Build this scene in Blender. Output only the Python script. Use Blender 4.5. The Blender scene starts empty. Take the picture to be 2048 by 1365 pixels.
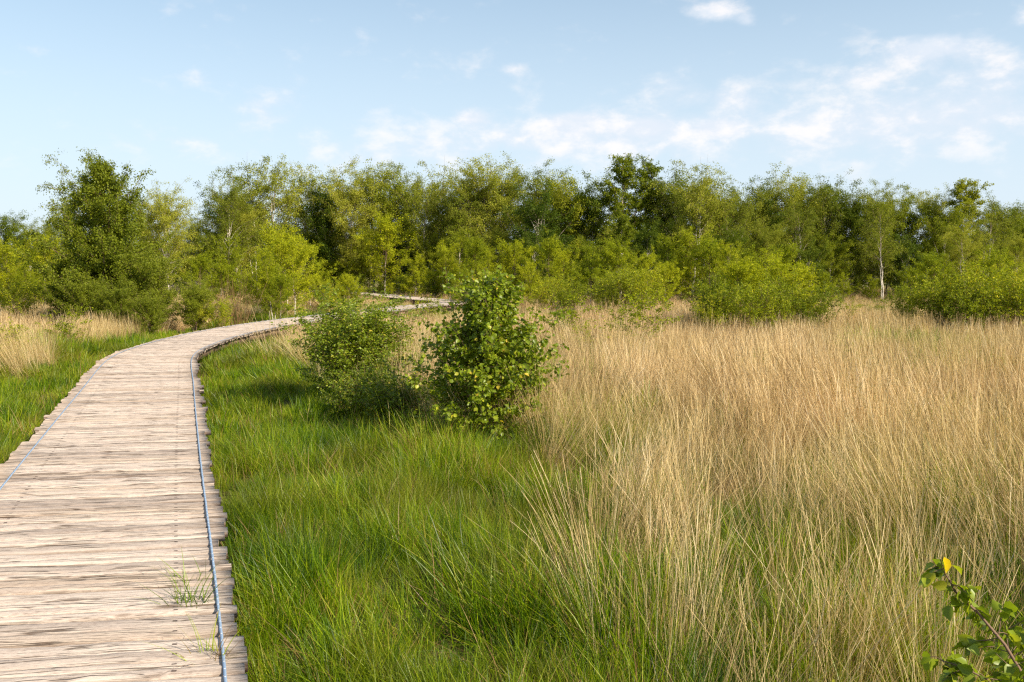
import bpy, math, random
import numpy as np
from mathutils import Vector

R = math.radians
scene = bpy.context.scene
COL = scene.collection

# ------------------------------------------------------------------ camera
F = 1800.0                     # focal length in photo pixels (2048 wide)
HOR = 535.0                    # horizon row in the photo
EYE = 2.05                     # eye above the bog
PITCH = math.atan((682.5 - HOR) / F)
cd = bpy.data.cameras.new("Camera")
cd.sensor_width = 36.0
cd.lens = F / 2048.0 * 36.0
cd.clip_start = 0.05
cd.clip_end = 5000
cam = bpy.data.objects.new("Camera", cd)
COL.objects.link(cam)
cam.location = (0, 0, EYE)
cam.rotation_euler = (math.pi / 2 - PITCH, 0, 0)
scene.camera = cam

# ------------------------------------------------------------------ light
SUN_EL = R(35)
SUN_AZ = R(122)                # compass style: 0 = +Y (view direction), 90 = +X (right)
world = bpy.data.worlds.new("World")
scene.world = world
world.use_nodes = True
sd = bpy.data.lights.new("Sun", 'SUN')
sd.energy = 5.0
sd.angle = R(0.6)
sd.color = (1.0, 0.89, 0.70)
sun = bpy.data.objects.new("Sun", sd)
COL.objects.link(sun)
sv = Vector((math.sin(SUN_AZ) * math.cos(SUN_EL), math.cos(SUN_AZ) * math.cos(SUN_EL), math.sin(SUN_EL)))
sun.rotation_euler = sv.to_track_quat('Z', 'Y').to_euler()
sun.location = (20, -20, 30)
scene.view_settings.view_transform = 'Standard'
scene.view_settings.look = 'None'
scene.view_settings.gamma = 1.0
scene.view_settings.exposure = 0.82
scene.render.engine = 'CYCLES'
scene.cycles.max_bounces = 6
scene.cycles.diffuse_bounces = 3
scene.cycles.transparent_max_bounces = 8
scene.cycles.use_denoising = False
scene.cycles.filter_width = 1.3
scene.cycles.sample_clamp_indirect = 4.0


class NT:
    """small helper for node trees"""
    def __init__(s, tree):
        s.t = tree
        tree.nodes.clear()

    def n(s, typ, ins=None, **props):
        nd = s.t.nodes.new(typ)
        for k, v in props.items():
            setattr(nd, k, v)
        for k, v in (ins or {}).items():
            s.put(nd.inputs[k], v)
        return nd

    def put(s, sock, v):
        if isinstance(v, bpy.types.NodeSocket):
            s.t.links.new(v, sock)
        elif isinstance(v, (tuple, list)) and sock.type == 'RGBA' and len(v) == 3:
            sock.default_value = (*v, 1)
        else:
            sock.default_value = v

    def m(s, op, a, b=0.0, c=0.0, clamp=False):
        nd = s.n('ShaderNodeMath', operation=op, use_clamp=clamp)
        s.put(nd.inputs[0], a); s.put(nd.inputs[1], b); s.put(nd.inputs[2], c)
        return nd.outputs[0]

    def mix(s, f, a, b, blend='MIX'):
        nd = s.n('ShaderNodeMix', data_type='RGBA', blend_type=blend)
        s.put(nd.inputs[0], f); s.put(nd.inputs[6], a); s.put(nd.inputs[7], b)
        return nd.outputs[2]

    def ramp(s, f, stops, interp='LINEAR'):
        nd = s.n('ShaderNodeValToRGB', {0: f})
        cr = nd.color_ramp
        cr.interpolation = interp
        while len(cr.elements) < len(stops):
            cr.elements.new(0.5)
        for e, (p, c) in zip(cr.elements, stops):
            e.position = p
            e.color = (*c, 1) if len(c) == 3 else c
        return nd.outputs[0]

    def step(s, v, lo, hi, a=0.0, b=1.0):
        nd = s.n('ShaderNodeMapRange', interpolation_type='SMOOTHSTEP')
        s.put(nd.inputs[0], v); s.put(nd.inputs[1], lo); s.put(nd.inputs[2], hi)
        s.put(nd.inputs[3], a); s.put(nd.inputs[4], b)
        return nd.outputs[0]

    def noise(s, vec, scale, detail=3.0, rough=0.55, dist=0.0):
        nd = s.n('ShaderNodeTexNoise', {'Vector': vec, 'Scale': scale, 'Detail': detail, 'Roughness': rough, 'Distortion': dist})
        return nd.outputs[0]


# world: daylight sky with thin procedural clouds laid out by compass direction and height
w = NT(world.node_tree)
tc = w.n('ShaderNodeTexCoord').outputs['Generated']
sep = w.n('ShaderNodeSeparateXYZ', {0: tc})
dx, dy, dz = sep.outputs
az = w.m('ARCTAN2', dx, dy)                                     # 0 straight ahead
hz = w.m('SQRT', w.m('ADD', w.m('MULTIPLY', dx, dx), w.m('MULTIPLY', dy, dy)))
el = w.m('DIVIDE', dz, w.m('MAXIMUM', hz, 0.02))
sky = w.n('ShaderNodeTexSky', sky_type='NISHITA', sun_disc=False, sun_elevation=SUN_EL,
          sun_rotation=SUN_AZ, altitude=0.0, air_density=1.0, dust_density=0.6, ozone_density=1.6)
skyc = w.mix(1.0, sky.outputs[0], (0.97, 1.10, 1.03), 'MULTIPLY')
# haze layer of the lower air
hazef = w.step(el, 0.40, 0.0, 0.26, 0.88)
skyc = w.mix(hazef, skyc, (4.95, 5.65, 6.5))
comb = w.n('ShaderNodeCombineXYZ', {0: w.m('MULTIPLY', az, 1.0), 1: w.m('MULTIPLY', el, 1.7), 2: 0.37}).outputs[0]
n1 = w.noise(comb, 20.0, 8.0, 0.58, 0.1)
n2 = w.noise(comb, 6.0, 4.0, 0.5)


def blob(px, py, rx, ry, amp):
    a0 = math.atan((px - 1024) / F)
    e0 = (HOR - py) / F
    u = w.m('DIVIDE', w.m('SUBTRACT', az, a0), rx / F)
    v = w.m('DIVIDE', w.m('SUBTRACT', el, e0), ry / F)
    q = w.m('ADD', w.m('MULTIPLY', u, u), w.m('MULTIPLY', v, v))
    return w.m('MULTIPLY', w.m('EXPONENT', w.m('MULTIPLY', q, -1.0)), amp)


mask = 0.0
for b in [(1550, 275, 560, 80, .32), (1000, 285, 320, 50, .22), (945, 240, 36, 18, .34), (1150, 250, 60, 20, .32),
          (1290, 262, 44, 18, .36), (1430, 268, 40, 15, .36), (1845, 145, 90, 32, .48), (1700, 185, 60, 20, .24),
          (1990, 190, 120, 40, .22), (1420, 50, 60, 20, .50), (1482, 72, 24, 13, .40), (545, 235, 70, 40, .24),
          (1345, 185, 60, 36, .22), (2030, 110, 36, 18, .30), (1880, 260, 200, 60, .20), (1025, 145, 26, 12, .26),
          (410, 185, 40, 18, .20), (90, 160, 45, 12, .16), (330, 300, 150, 40, .18), (1880, 95, 50, 16, .18),
          (640, 320, 240, 40, .16), (1460, 210, 60, 26, .24), (1010, 40, 50, 20, .10)]:
    mask = w.m('ADD', mask, blob(*b))
cl = w.m('ADD', w.m('ADD', mask, w.m('MULTIPLY', w.m('SUBTRACT', n1, 0.5), 0.85)), w.m('MULTIPLY', w.m('SUBTRACT', n2, 0.5), 0.30))
clf = w.step(cl, 0.07, 0.50, 0.0, 0.88)
cloudcol = w.mix(w.step(n1, 0.42, 0.62), (5.35, 5.75, 6.35), (6.8, 6.6, 6.6))
skyc = w.mix(clf, skyc, cloudcol)
bg = w.n('ShaderNodeBackground', {'Color': skyc, 'Strength': 0.088})
wo = w.n('ShaderNodeOutputWorld', {'Surface': bg.outputs[0]})


# ------------------------------------------------------------------ helpers
def ray(px, py):
    """unit-depth direction of a photo pixel"""
    x = (px - 1024) / F
    z = -(py - 682.5) / F
    c, s = math.cos(PITCH), math.sin(PITCH)
    return np.array([x, c + z * s, z * c - s])


def onz(px, py, z=0.0):
    d = ray(px, py)
    t = (z - EYE) / d[2]
    return d[0] * t, d[1] * t


def atd(px, d):
    """ground x for a column at distance d"""
    return (px - 1024) / F * d


def height_for(py, d, z0=0.0):
    """height of a thing at distance d whose top is at photo row py"""
    r = ray(1024, py)
    return EYE + r[2] / r[1] * d - z0


def mk(name, verts, faces, mat, parent=None, attrs=None, smooth=False, link=True, uv=None):
    """mesh object from numpy arrays; faces is an (M,k) array or a list of such arrays"""
    me = bpy.data.meshes.new(name)
    verts = np.asarray(verts, dtype=np.float32)
    fl = faces if isinstance(faces, list) else [faces]
    fl = [np.asarray(f, dtype=np.int32) for f in fl if len(f)]
    me.vertices.add(len(verts))
    me.vertices.foreach_set('co', verts.ravel())
    loops = np.concatenate([f.ravel() for f in fl])
    sizes = np.concatenate([np.full(len(f), f.shape[1], dtype=np.int32) for f in fl])
    starts = np.concatenate([[0], np.cumsum(sizes)[:-1]]).astype(np.int32)
    me.loops.add(len(loops))
    me.loops.foreach_set('vertex_index', loops)
    me.polygons.add(len(sizes))
    me.polygons.foreach_set('loop_start', starts)
    me.polygons.foreach_set('loop_total', sizes)
    if smooth:
        me.polygons.foreach_set('use_smooth', np.ones(len(sizes), dtype=bool))
    for k, v in (attrs or {}).items():
        v = np.asarray(v, dtype=np.float32)
        if v.ndim == 1:
            a = me.attributes.new(k, 'FLOAT', 'POINT')
            a.data.foreach_set('value', v)
        else:
            a = me.attributes.new(k, 'FLOAT_VECTOR', 'POINT')
            a.data.foreach_set('vector', v.ravel())
    me.update(calc_edges=True)
    me.validate()
    if mat is not None:
        me.materials.append(mat)
    o = bpy.data.objects.new(name, me)
    if link:
        COL.objects.link(o)
    if parent is not None:
        o.parent = parent
    return o


def tag(o, label=None, cat=None, group=None, kind=None):
    if label: o['label'] = label
    if cat: o['category'] = cat
    if group: o['group'] = group
    if kind: o['kind'] = kind
    return o


def vnoise(x, y, sc, seed):
    """cheap value noise, 0..1"""
    rs = np.random.RandomState(seed)
    tab = rs.rand(64, 64)
    u = np.asarray(x) / sc + 1000.3; v = np.asarray(y) / sc + 1000.7
    iu = np.floor(u).astype(int); iv = np.floor(v).astype(int)
    fu = u - iu; fv = v - iv
    fu = fu * fu * (3 - 2 * fu); fv = fv * fv * (3 - 2 * fv)
    a = tab[iu % 64, iv % 64]; b = tab[(iu + 1) % 64, iv % 64]
    c = tab[iu % 64, (iv + 1) % 64]; d = tab[(iu + 1) % 64, (iv + 1) % 64]
    return (a * (1 - fu) + b * fu) * (1 - fv) + (c * (1 - fu) + d * fu) * fv


def fnoise(x, y, sc, seed):
    return (vnoise(x, y, sc, seed) * .55 + vnoise(x, y, sc / 2.1, seed + 1) * .3 + vnoise(x, y, sc / 4.3, seed + 2) * .15)


# ------------------------------------------------------------------ materials
def leaf_mat(name, stops, trans=0.35, rough=0.45, spec=0.35, objvar=0.22, transtint=(1.0, 1.0, 0.45), patch=0.0, olive=None):
    m = bpy.data.materials.new(name); m.use_nodes = True
    t = NT(m.node_tree)
    tint = t.n('ShaderNodeAttribute', attribute_name='tint').outputs['Fac']
    rnd = t.n('ShaderNodeObjectInfo').outputs['Random']
    pos = t.n('ShaderNodeNewGeometry').outputs['Position']
    f = t.m('ADD', tint, t.m('MULTIPLY', t.m('SUBTRACT', rnd, 0.5), objvar * 2))
    if patch:
        f = t.m('ADD', f, t.m('MULTIPLY', t.m('SUBTRACT', t.noise(pos, 0.75, 4.0), 0.5), patch))
    col = t.ramp(f, stops)
    if olive:
        col = t.mix(t.step(t.noise(pos, olive[1], 4.0, .6), .46, .64, 0, olive[2]), col, olive[0])
    tcol = t.mix(1.0, col, transtint, 'MULTIPLY')
    tcol = t.mix(1.0, tcol, (1.7, 1.7, 1.7), 'MULTIPLY')
    p = t.n('ShaderNodeBsdfPrincipled', {'Base Color': col, 'Roughness': rough, 'Specular IOR Level': spec})
    tr = t.n('ShaderNodeBsdfTranslucent', {'Color': tcol})
    mx = t.n('ShaderNodeMixShader', {0: trans, 1: p.outputs[0], 2: tr.outputs[0]})
    t.n('ShaderNodeOutputMaterial', {'Surface': mx.outputs[0]})
    return m


M = {}
M['leaf_near'] = leaf_mat('leaf_near', [(0, (.07, .105, .006)), (.45, (.15, .20, .010)), (.8, (.21, .27, .015)), (.93, (.36, .38, .03)), (1, (.55, .40, .05))], .36, .40, .35, 0.05)
M['leaf_tree'] = leaf_mat('leaf_tree', [(0, (.06, .09, .006)), (.45, (.155, .185, .008)), (.8, (.20, .23, .015)), (1, (.34, .34, .03))], .33, .55, .2, 0.12)
M['leaf_young'] = leaf_mat('leaf_young', [(0, (.11, .155, .006)), (.5, (.265, .295, .008)), (.85, (.38, .39, .012)), (1, (.46, .43, .02))], .35, .6, .12, 0.22, patch=.4)
M['leaf_mid'] = leaf_mat('leaf_mid', [(0, (.065, .10, .006)), (.5, (.175, .205, .010)), (.9, (.29, .305, .016)), (1, (.33, .32, .03))], .30, .6, .10, 0.34)
M['leaf_birch'] = leaf_mat('leaf_birch', [(0, (.10, .13, .012)), (.5, (.22, .24, .020)), (.9, (.34, .345, .038)), (1, (.38, .35, .06))], .32, .6, .10, 0.34)
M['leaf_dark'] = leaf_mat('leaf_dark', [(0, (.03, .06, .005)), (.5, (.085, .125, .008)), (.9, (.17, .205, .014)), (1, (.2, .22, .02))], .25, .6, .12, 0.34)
M['grass'] = leaf_mat('grass', [(0, (.018, .055, .002)), (.3, (.08, .155, .002)), (.6, (.195, .285, .003)), (.80, (.34, .40, .008)), (.9, (.42, .34, .07)), (1, (.26, .14, .06))], .36, .42, .35, 0.18, patch=1.5, olive=((.20, .17, .02), .9, .42))
M['straw'] = leaf_mat('straw', [(0, (.13, .075, .03)), (.25, (.38, .25, .12)), (.5, (.60, .43, .205)), (.8, (.76, .58, .31)), (1, (.86, .70, .47))], .22, .5, .25, 0.18, transtint=(1, .9, .7), patch=.7, olive=((.33, .27, .08), .16, .42))
M['litter'] = leaf_mat('litter', [(0, (.10, .055, .025)), (.5, (.22, .13, .06)), (1, (.42, .29, .15))], .15, .7, .1, 0.1, transtint=(1, .9, .7), patch=.4)
M['leaf_bush'] = leaf_mat('leaf_bush', [(0, (.07, .11, .005)), (.5, (.20, .24, .008)), (.85, (.36, .38, .012)), (1, (.52, .44, .02))], .33, .55, .15, 0.25, patch=.6)
M['yellow_leaf'] = leaf_mat('yellow_leaf', [(0, (.75, .50, .01)), (1, (.85, .60, .02))], .3, .45, .3, 0)


def bark_mat():
    m = bpy.data.materials.new('birch_bark'); m.use_nodes = True
    t = NT(m.node_tree)
    rad = t.n('ShaderNodeAttribute', attribute_name='rad').outputs['Fac']
    co = t.n('ShaderNodeTexCoord').outputs['Object']
    mp = t.n('ShaderNodeMapping', {'Vector': co, 'Scale': (3, 3, 9)}).outputs[0]
    n = t.noise(mp, 2.2, 4, .6)
    n2 = t.noise(co, 1.1, 2, .5)
    white = t.ramp(n, [(0.36, (.05, .04, .035)), (.44, (.40, .34, .28)), (.55, (.70, .63, .54)), (1, (.80, .74, .66))])
    brown = t.ramp(n2, [(.3, (.10, .060, .040)), (.7, (.24, .15, .10))])
    c = t.mix(t.step(rad, .012, .030), brown, white)
    p = t.n('ShaderNodeBsdfPrincipled', {'Base Color': c, 'Roughness': .7, 'Specular IOR Level': .2})
    b = t.n('ShaderNodeBump', {'Strength': .4, 'Distance': .01, 'Height': n})
    t.put(p.inputs['Normal'], b.outputs[0])
    t.n('ShaderNodeOutputMaterial', {'Surface': p.outputs[0]})
    return m


def ground_mat():
    m = bpy.data.materials.new('bog_ground'); m.use_nodes = True
    t = NT(m.node_tree)
    co = t.n('ShaderNodeNewGeometry').outputs['Position']
    n = t.noise(co, 1.3, 6, .6)
    n2 = t.noise(co, 14, 5, .65)
    c = t.ramp(n, [(.3, (.045, .032, .018)), (.5, (.075, .070, .020)), (.7, (.11, .10, .03))])
    c = t.mix(t.step(n2, .45, .7), c, (.17, .12, .06))
    dry = t.mix(t.noise(co, 3.0, 5, .6), (.26, .22, .08), (.42, .32, .16))
    sp = t.n('ShaderNodeSeparateXYZ', {0: co})
    c = t.mix(t.step(sp.outputs[1], 14, 40, 0, .9), c, dry)
    p = t.n('ShaderNodeBsdfPrincipled', {'Base Color': c, 'Roughness': .95, 'Specular IOR Level': .1})
    b = t.n('ShaderNodeBump', {'Strength': .9, 'Distance': .05, 'Height': n2})
    t.put(p.inputs['Normal'], b.outputs[0])
    t.n('ShaderNodeOutputMaterial', {'Surface': p.outputs[0]})
    return m


def wood_mat(name='weathered_wood', dark=1.0):
    m = bpy.data.materials.new(name); m.use_nodes = True
    t = NT(m.node_tree)
    g = t.n('ShaderNodeAttribute', attribute_name='grain').outputs['Vector']     # (along, across, id)
    sp = t.n('ShaderNodeSeparateXYZ', {0: g})
    al, ac, pid = sp.outputs
    idoff = t.m('MULTIPLY', pid, 37.13)
    v1 = t.n('ShaderNodeCombineXYZ', {0: t.m('MULTIPLY', al, 6.0), 1: t.m('MULTIPLY', ac, 60.0), 2: idoff}).outputs[0]
    v2 = t.n('ShaderNodeCombineXYZ', {0: t.m('MULTIPLY', al, 24.0), 1: t.m('MULTIPLY', ac, 190.0), 2: idoff}).outputs[0]
    v3 = t.n('ShaderNodeCombineXYZ', {0: t.m('MULTIPLY', al, 3.0), 1: t.m('MULTIPLY', ac, 9.0), 2: idoff}).outputs[0]
    vc = t.n('ShaderNodeCombineXYZ', {0: t.m('MULTIPLY', al, 0.9), 1: t.m('MULTIPLY', ac, 26.0), 2: t.m('ADD', idoff, 11.0)}).outputs[0]
    a = t.noise(v1, 1.0, 6, .68, .6)
    b = t.noise(v2, 1.0, 4, .62)
    lo = t.noise(v3, 1.0, 3, .5)
    cr = t.noise(vc, 1.0, 3, .5, 1.0)
    sp3 = t.n('ShaderNodeCombineXYZ', {0: t.m('MULTIPLY', al, 38.0), 1: t.m('MULTIPLY', ac, 150.0), 2: idoff}).outputs[0]
    c3 = t.noise(sp3, 1.0, 3, .6)
    f = t.m('ADD', t.m('ADD', t.m('MULTIPLY', a, .24), t.m('MULTIPLY', b, .24)), t.m('ADD', t.m('MULTIPLY', lo, .26), t.m('MULTIPLY', c3, .26)))
    col = t.ramp(f, [(.34, (.14, .10, .08)), (.40, (.36, .29, .245)), (.45, (.52, .435, .38)), (.52, (.63, .545, .48)), (.60, (.72, .63, .54)), (.68, (.82, .75, .66))])
    pr = t.m('FRACT', t.m('MULTIPLY', pid, 7.77))
    tint = t.ramp(pr, [(0, (.58, .54, .52)), (.3, (.86, .82, .79)), (.7, (.93, .89, .86)), (1, (.75, .68, .61))])
    col = t.mix(1.0, col, tint, 'MULTIPLY')
    # long narrow drying cracks
    crk = t.m('ABSOLUTE', t.m('SUBTRACT', cr, .5))
    crf = t.m('MULTIPLY', t.step(crk, .0, .035, 1, 0), t.step(lo, .42, .52))
    col = t.mix(t.m('MULTIPLY', crf, .85), col, (.07, .038, .022))
    ed = t.n('ShaderNodeAttribute', attribute_name='endd').outputs['Fac']
    ef = t.m('MULTIPLY', t.step(ed, .02, .26, 1, 0), t.step(a, .40, .56, 1, .25))
    if name == 'weathered_wood':
        col = t.mix(t.m('MULTIPLY', ef, .75), col, (.22, .165, .125))
    # knots
    vk = t.n('ShaderNodeCombineXYZ', {0: t.m('MULTIPLY', al, 2.2), 1: t.m('MULTIPLY', ac, 8.0), 2: idoff}).outputs[0]
    vo = t.n('ShaderNodeTexVoronoi', {'Vector': vk, 'Scale': 1.0, 'Randomness': 1.0}).outputs['Distance']
    kn = t.m('MULTIPLY', t.step(vo, .04, .17, 1, 0), t.step(a, .40, .5))
    col = t.mix(t.m('MULTIPLY', kn, .65), col, (.13, .075, .045))
    if name == 'weathered_wood':
        eg = t.n('ShaderNodeAttribute', attribute_name='edge').outputs['Fac']
        eg = t.m('MULTIPLY', t.step(eg, .86, .99), t.step(t.m('ADD', a, lo), .85, 1.1))
        col = t.mix(t.m('MULTIPLY', eg, .6), col, (.16, .11, .085))
        na_ = t.m('ABSOLUTE', t.m('SUBTRACT', t.m('ABSOLUTE', al), .53))
        nl = t.m('MULTIPLY', t.step(na_, .008, .013, 1, 0), t.step(t.m('ABSOLUTE', ac), .006, .010, 1, 0))
        col = t.mix(t.m('MULTIPLY', nl, .9), col, (.05, .03, .025))
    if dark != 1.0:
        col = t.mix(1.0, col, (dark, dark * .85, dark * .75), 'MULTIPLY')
    p = t.n('ShaderNodeBsdfPrincipled', {'Base Color': col, 'Roughness': .82, 'Specular IOR Level': .2})
    hgt = t.m('SUBTRACT', t.m('SUBTRACT', f, t.m('MULTIPLY', crf, .8)), t.m('MULTIPLY', kn, .2))
    bp = t.n('ShaderNodeBump', {'Strength': .9, 'Distance': .012, 'Height': hgt})
    t.put(p.inputs['Normal'], bp.outputs[0])
    t.n('ShaderNodeOutputMaterial', {'Surface': p.outputs[0]})
    return m


def strap_mat():
    m = bpy.data.materials.new('galvanised_strap'); m.use_nodes = True
    t = NT(m.node_tree)
    g = t.n('ShaderNodeAttribute', attribute_name='grain').outputs['Vector']
    sp = t.n('ShaderNodeSeparateXYZ', {0: g})
    al, ac, pid = sp.outputs
    u = t.m('SUBTRACT', t.m('FRACT', t.m('DIVIDE', al, .075)), .5)
    u = t.m('MULTIPLY', u, .075)
    r = t.m('SQRT', t.m('ADD', t.m('MULTIPLY', u, u), t.m('MULTIPLY', ac, ac)))
    hole = t.step(r, .0035, .0045, 1, 0)
    n = t.noise(g, 6, 4, .6)
    c = t.mix(n, (.20, .30, .46), (.36, .45, .58))
    c = t.mix(hole, c, (.8, .8, .8))
    p = t.n('ShaderNodeBsdfPrincipled', {'Base Color': c, 'Roughness': .45, 'Metallic': .25})
    t.n('ShaderNodeOutputMaterial', {'Surface': p.outputs[0]})
    return m


M['bark'] = bark_mat()
M['ground'] = ground_mat()
M['wood'] = wood_mat()
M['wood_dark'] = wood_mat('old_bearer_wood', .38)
M['strap'] = strap_mat()


# ------------------------------------------------------------------ ground
def gz(x, y):
    x = np.asarray(x, float); y = np.asarray(y, float)
    a = (fnoise(x, y, 1.7, 5) - .5) * .16 + (fnoise(x, y, 9, 15) - .5) * .20
    return a


def axis(lim, n, fine):
    a = np.concatenate([np.arange(0, fine, .25), np.geomspace(fine, lim, n)])
    return a


ax = axis(900, 40, 22)
xs = np.unique(np.concatenate([-ax, ax]))
ya = np.concatenate([-np.geomspace(3, 300, 14)[::-1], np.arange(-2.5, 40, .25), np.geomspace(40, 1500, 50)])
X, Y = np.meshgrid(xs, ya)
Z = gz(X, Y) * np.clip(1.2 - np.hypot(X, Y) / 200, 0, 1) - .02
nx, ny = len(xs), len(ya)
idx = np.arange(nx * ny).reshape(ny, nx)
fq = np.stack([idx[:-1, :-1], idx[:-1, 1:], idx[1:, 1:], idx[1:, :-1]], -1).reshape(-1, 4)
go = mk('ground', np.stack([X, Y, Z], -1).reshape(-1, 3), fq, M['ground'], smooth=True)
tag(go, 'dark peaty bog ground', None, None, 'structure')

# ------------------------------------------------------------------ boardwalk
DECK = 0.40
WID = 1.60
CL = np.array([(0.40, -3.0), (-0.75, 0.2), (-1.95, 3.6), (-3.43, 7.6), (-5.07, 12.1), (-6.60, 16.4), (-7.15, 19.2), (-7.33, 22.0), (-7.22, 24.8),
               (-6.85, 27.6), (-6.20, 30.4), (-5.3, 34.0), (-4.4, 37.3), (-3.4, 40.4), (-2.9, 42.6), (-3.3, 44.8), (-5.4, 48.8), (-9.6, 57.4), (-15.0, 64.5), (-20., 69.)])


def catmull(P, k=24):
    out = []
    Q = np.vstack([2 * P[0] - P[1], P, 2 * P[-1] - P[-2]])
    for i in range(1, len(Q) - 2):
        for j in range(k):
            t = j / k
            out.append(.5 * ((2 * Q[i]) + (-Q[i - 1] + Q[i + 1]) * t + (2 * Q[i - 1] - 5 * Q[i] + 4 * Q[i + 1] - Q[i + 2]) * t * t
                             + (-Q[i - 1] + 3 * Q[i] - 3 * Q[i + 1] + Q[i + 2]) * t ** 3))
    out.append(P[-1])
    return np.array(out)


cl = catmull(CL)
seg = np.hypot(*np.diff(cl, axis=0).T)
cum = np.concatenate([[0], np.cumsum(seg)])
tot = cum[-1]


def at_s(s):
    x = np.interp(s, cum, cl[:, 0]); y = np.interp(s, cum, cl[:, 1])
    e = .25
    dx_ = np.interp(np.minimum(s + e, tot), cum, cl[:, 0]) - np.interp(np.maximum(s - e, 0), cum, cl[:, 0])
    dy_ = np.interp(np.minimum(s + e, tot), cum, cl[:, 1]) - np.interp(np.maximum(s - e, 0), cum, cl[:, 1])
    l = np.hypot(dx_, dy_)
    return x, y, dx_ / l, dy_ / l


def deck_dist(x, y):
    """distance to the boardwalk centreline"""
    x = np.asarray(x); y = np.asarray(y)
    d = np.full(x.shape, 1e9)
    P = cl[::6]
    for (a, b) in zip(P[:-1], P[1:]):
        v = b - a
        t = np.clip(((x - a[0]) * v[0] + (y - a[1]) * v[1]) / (v @ v), 0, 1)
        d = np.minimum(d, np.hypot(x - a[0] - t * v[0], y - a[1] - t * v[1]))
    return d


rs = np.random.RandomState(4)
bw = bpy.data.objects.new('boardwalk', None); COL.objects.link(bw)
bw.location = (-2.0, 3.6, 0)
bw_off = np.array([-2.0, 3.6, 0])
tag(bw, 'weathered wooden boardwalk of rough cross planks curving away through the grass', 'boardwalk')
jag = rs.normal(0, .013, 64)
PV, PF, PG, PE, PX = [], [], [], [], []
s = 0.0
nv = 0
k_seg = 22
while s < tot - .2:
    far = s > 45
    wp = (.085 + .065 * rs.rand()) if not far else .16
    x, y, tx, ty = at_s(s)
    # planks lie slightly skew to the walk: they keep facing across the view
    pa = math.atan2(-tx, ty)                       # plank angle for square planks (direction (ty,-tx))
    ang_sq = math.atan2(-tx, ty)
    ang = ang_sq * (.42 if s < 32 else .8) if abs(ang_sq) < 1.2 else ang_sq
    if s > 46:
        ang = ang_sq
    ang = -ang * -1
    ang += rs.normal(0, .006)
    pd = np.array([math.cos(ang), math.sin(ang)])
    # square direction to the right of travel = (ty,-tx)
    cosd = abs(pd @ np.array([ty, -tx]))
    if pd @ np.array([ty, -tx]) < 0:
        pd = -pd
    h = WID / 2 / max(cosd, .5)
    r1 = h + rs.normal(0, .010) + jag[int(s * 1.9) % 64] + (rs.rand() < .06) * rs.uniform(.02, .06)
    l1 = h + rs.normal(0, .010) + jag[int(s * 1.7 + 30) % 64] + (rs.rand() < .06) * rs.uniform(.02, .06)
    l1 += .03
    u = np.linspace(-l1, r1, k_seg + 1)
    th = .034 + .012 * rs.rand()
    hw = wp * .5 * rs.uniform(.88, .985)
    z0 = DECK + np.clip(rs.normal(0, .002), -.003, .003)
    tilt = rs.normal(0, .003)
    # cross-section (across, height): slightly crowned top with broken arrises
    prof = np.array([(-1, -.9), (-1, -.16), (-.88, -.03), (-.35, .04), (.35, .04), (.88, -.03), (1, -.16), (1, -.9)])
    nz = rs.normal(0, .0016, (k_seg + 1, 8)); ny_ = rs.normal(0, .0020, (k_seg + 1, 1))
    wig = np.interp(np.arange(k_seg + 1), np.linspace(0, k_seg, 5), rs.normal(0, .003, 5))
    nrm = np.array([-pd[1], pd[0]])
    if nrm @ np.array([tx, ty]) < 0: nrm = -nrm
    off = prof[None, :, 0] * hw + wig[:, None] + ny_ * .5
    skew = (pd @ np.array([tx, ty])) / max(cosd, .4)
    uu = u[:, None] + off * np.sign(u[:, None]) * 0
    sh_ = np.clip((np.abs(u) - (h - .15)) / .15, 0, 1)[:, None]
    uu = u[:, None] - off * skew * -1 * sh_ * .85
    px_ = x + uu * pd[0] + off * nrm[0]
    py_ = y + uu * pd[1] + off * nrm[1]
    warp = np.interp(u, np.linspace(-1.2, 1.2, 9), rs.normal(0, .0028, 9))
    pz_ = z0 + prof[None, :, 1] * th + nz + tilt * u[:, None] + warp[:, None]
    V = np.stack([px_, py_, pz_], -1).reshape(-1, 3)
    G = np.stack([np.repeat(u[:, None], 8, 1), np.repeat(prof[None, :, 0] * hw, k_seg + 1, 0) + (prof[None, :, 1] < -.1) * prof[None, :, 1] * .03, np.full((k_seg + 1, 8), s * 1.317)], -1).reshape(-1, 3)
    ii = np.arange((k_seg + 1) * 8).reshape(k_seg + 1, 8)
    f = np.stack([ii[:-1], ii[1:], np.roll(ii[1:], -1, 1), np.roll(ii[:-1], -1, 1)], -1).reshape(-1, 4)
    caps = np.array([[0, 7, 6, 1], [1, 6, 5, 2], [2, 5, 4, 3]])
    caps2 = caps[:, ::-1] + k_seg * 8
    PV.append(V - bw_off); PG.append(G); PE.append(np.repeat(np.minimum(u + l1, r1 - u), 8)); PX.append(np.tile(np.abs(prof[:, 0]), k_seg + 1))
    PF += [f + nv, caps + nv, caps2 + nv]
    nv += len(V)
    s += wp
mk('deck', np.concatenate(PV), PF, M['wood'], bw, {'grain': np.concatenate(PG), 'endd': np.concatenate(PE), 'edge': np.concatenate(PX)})


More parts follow.
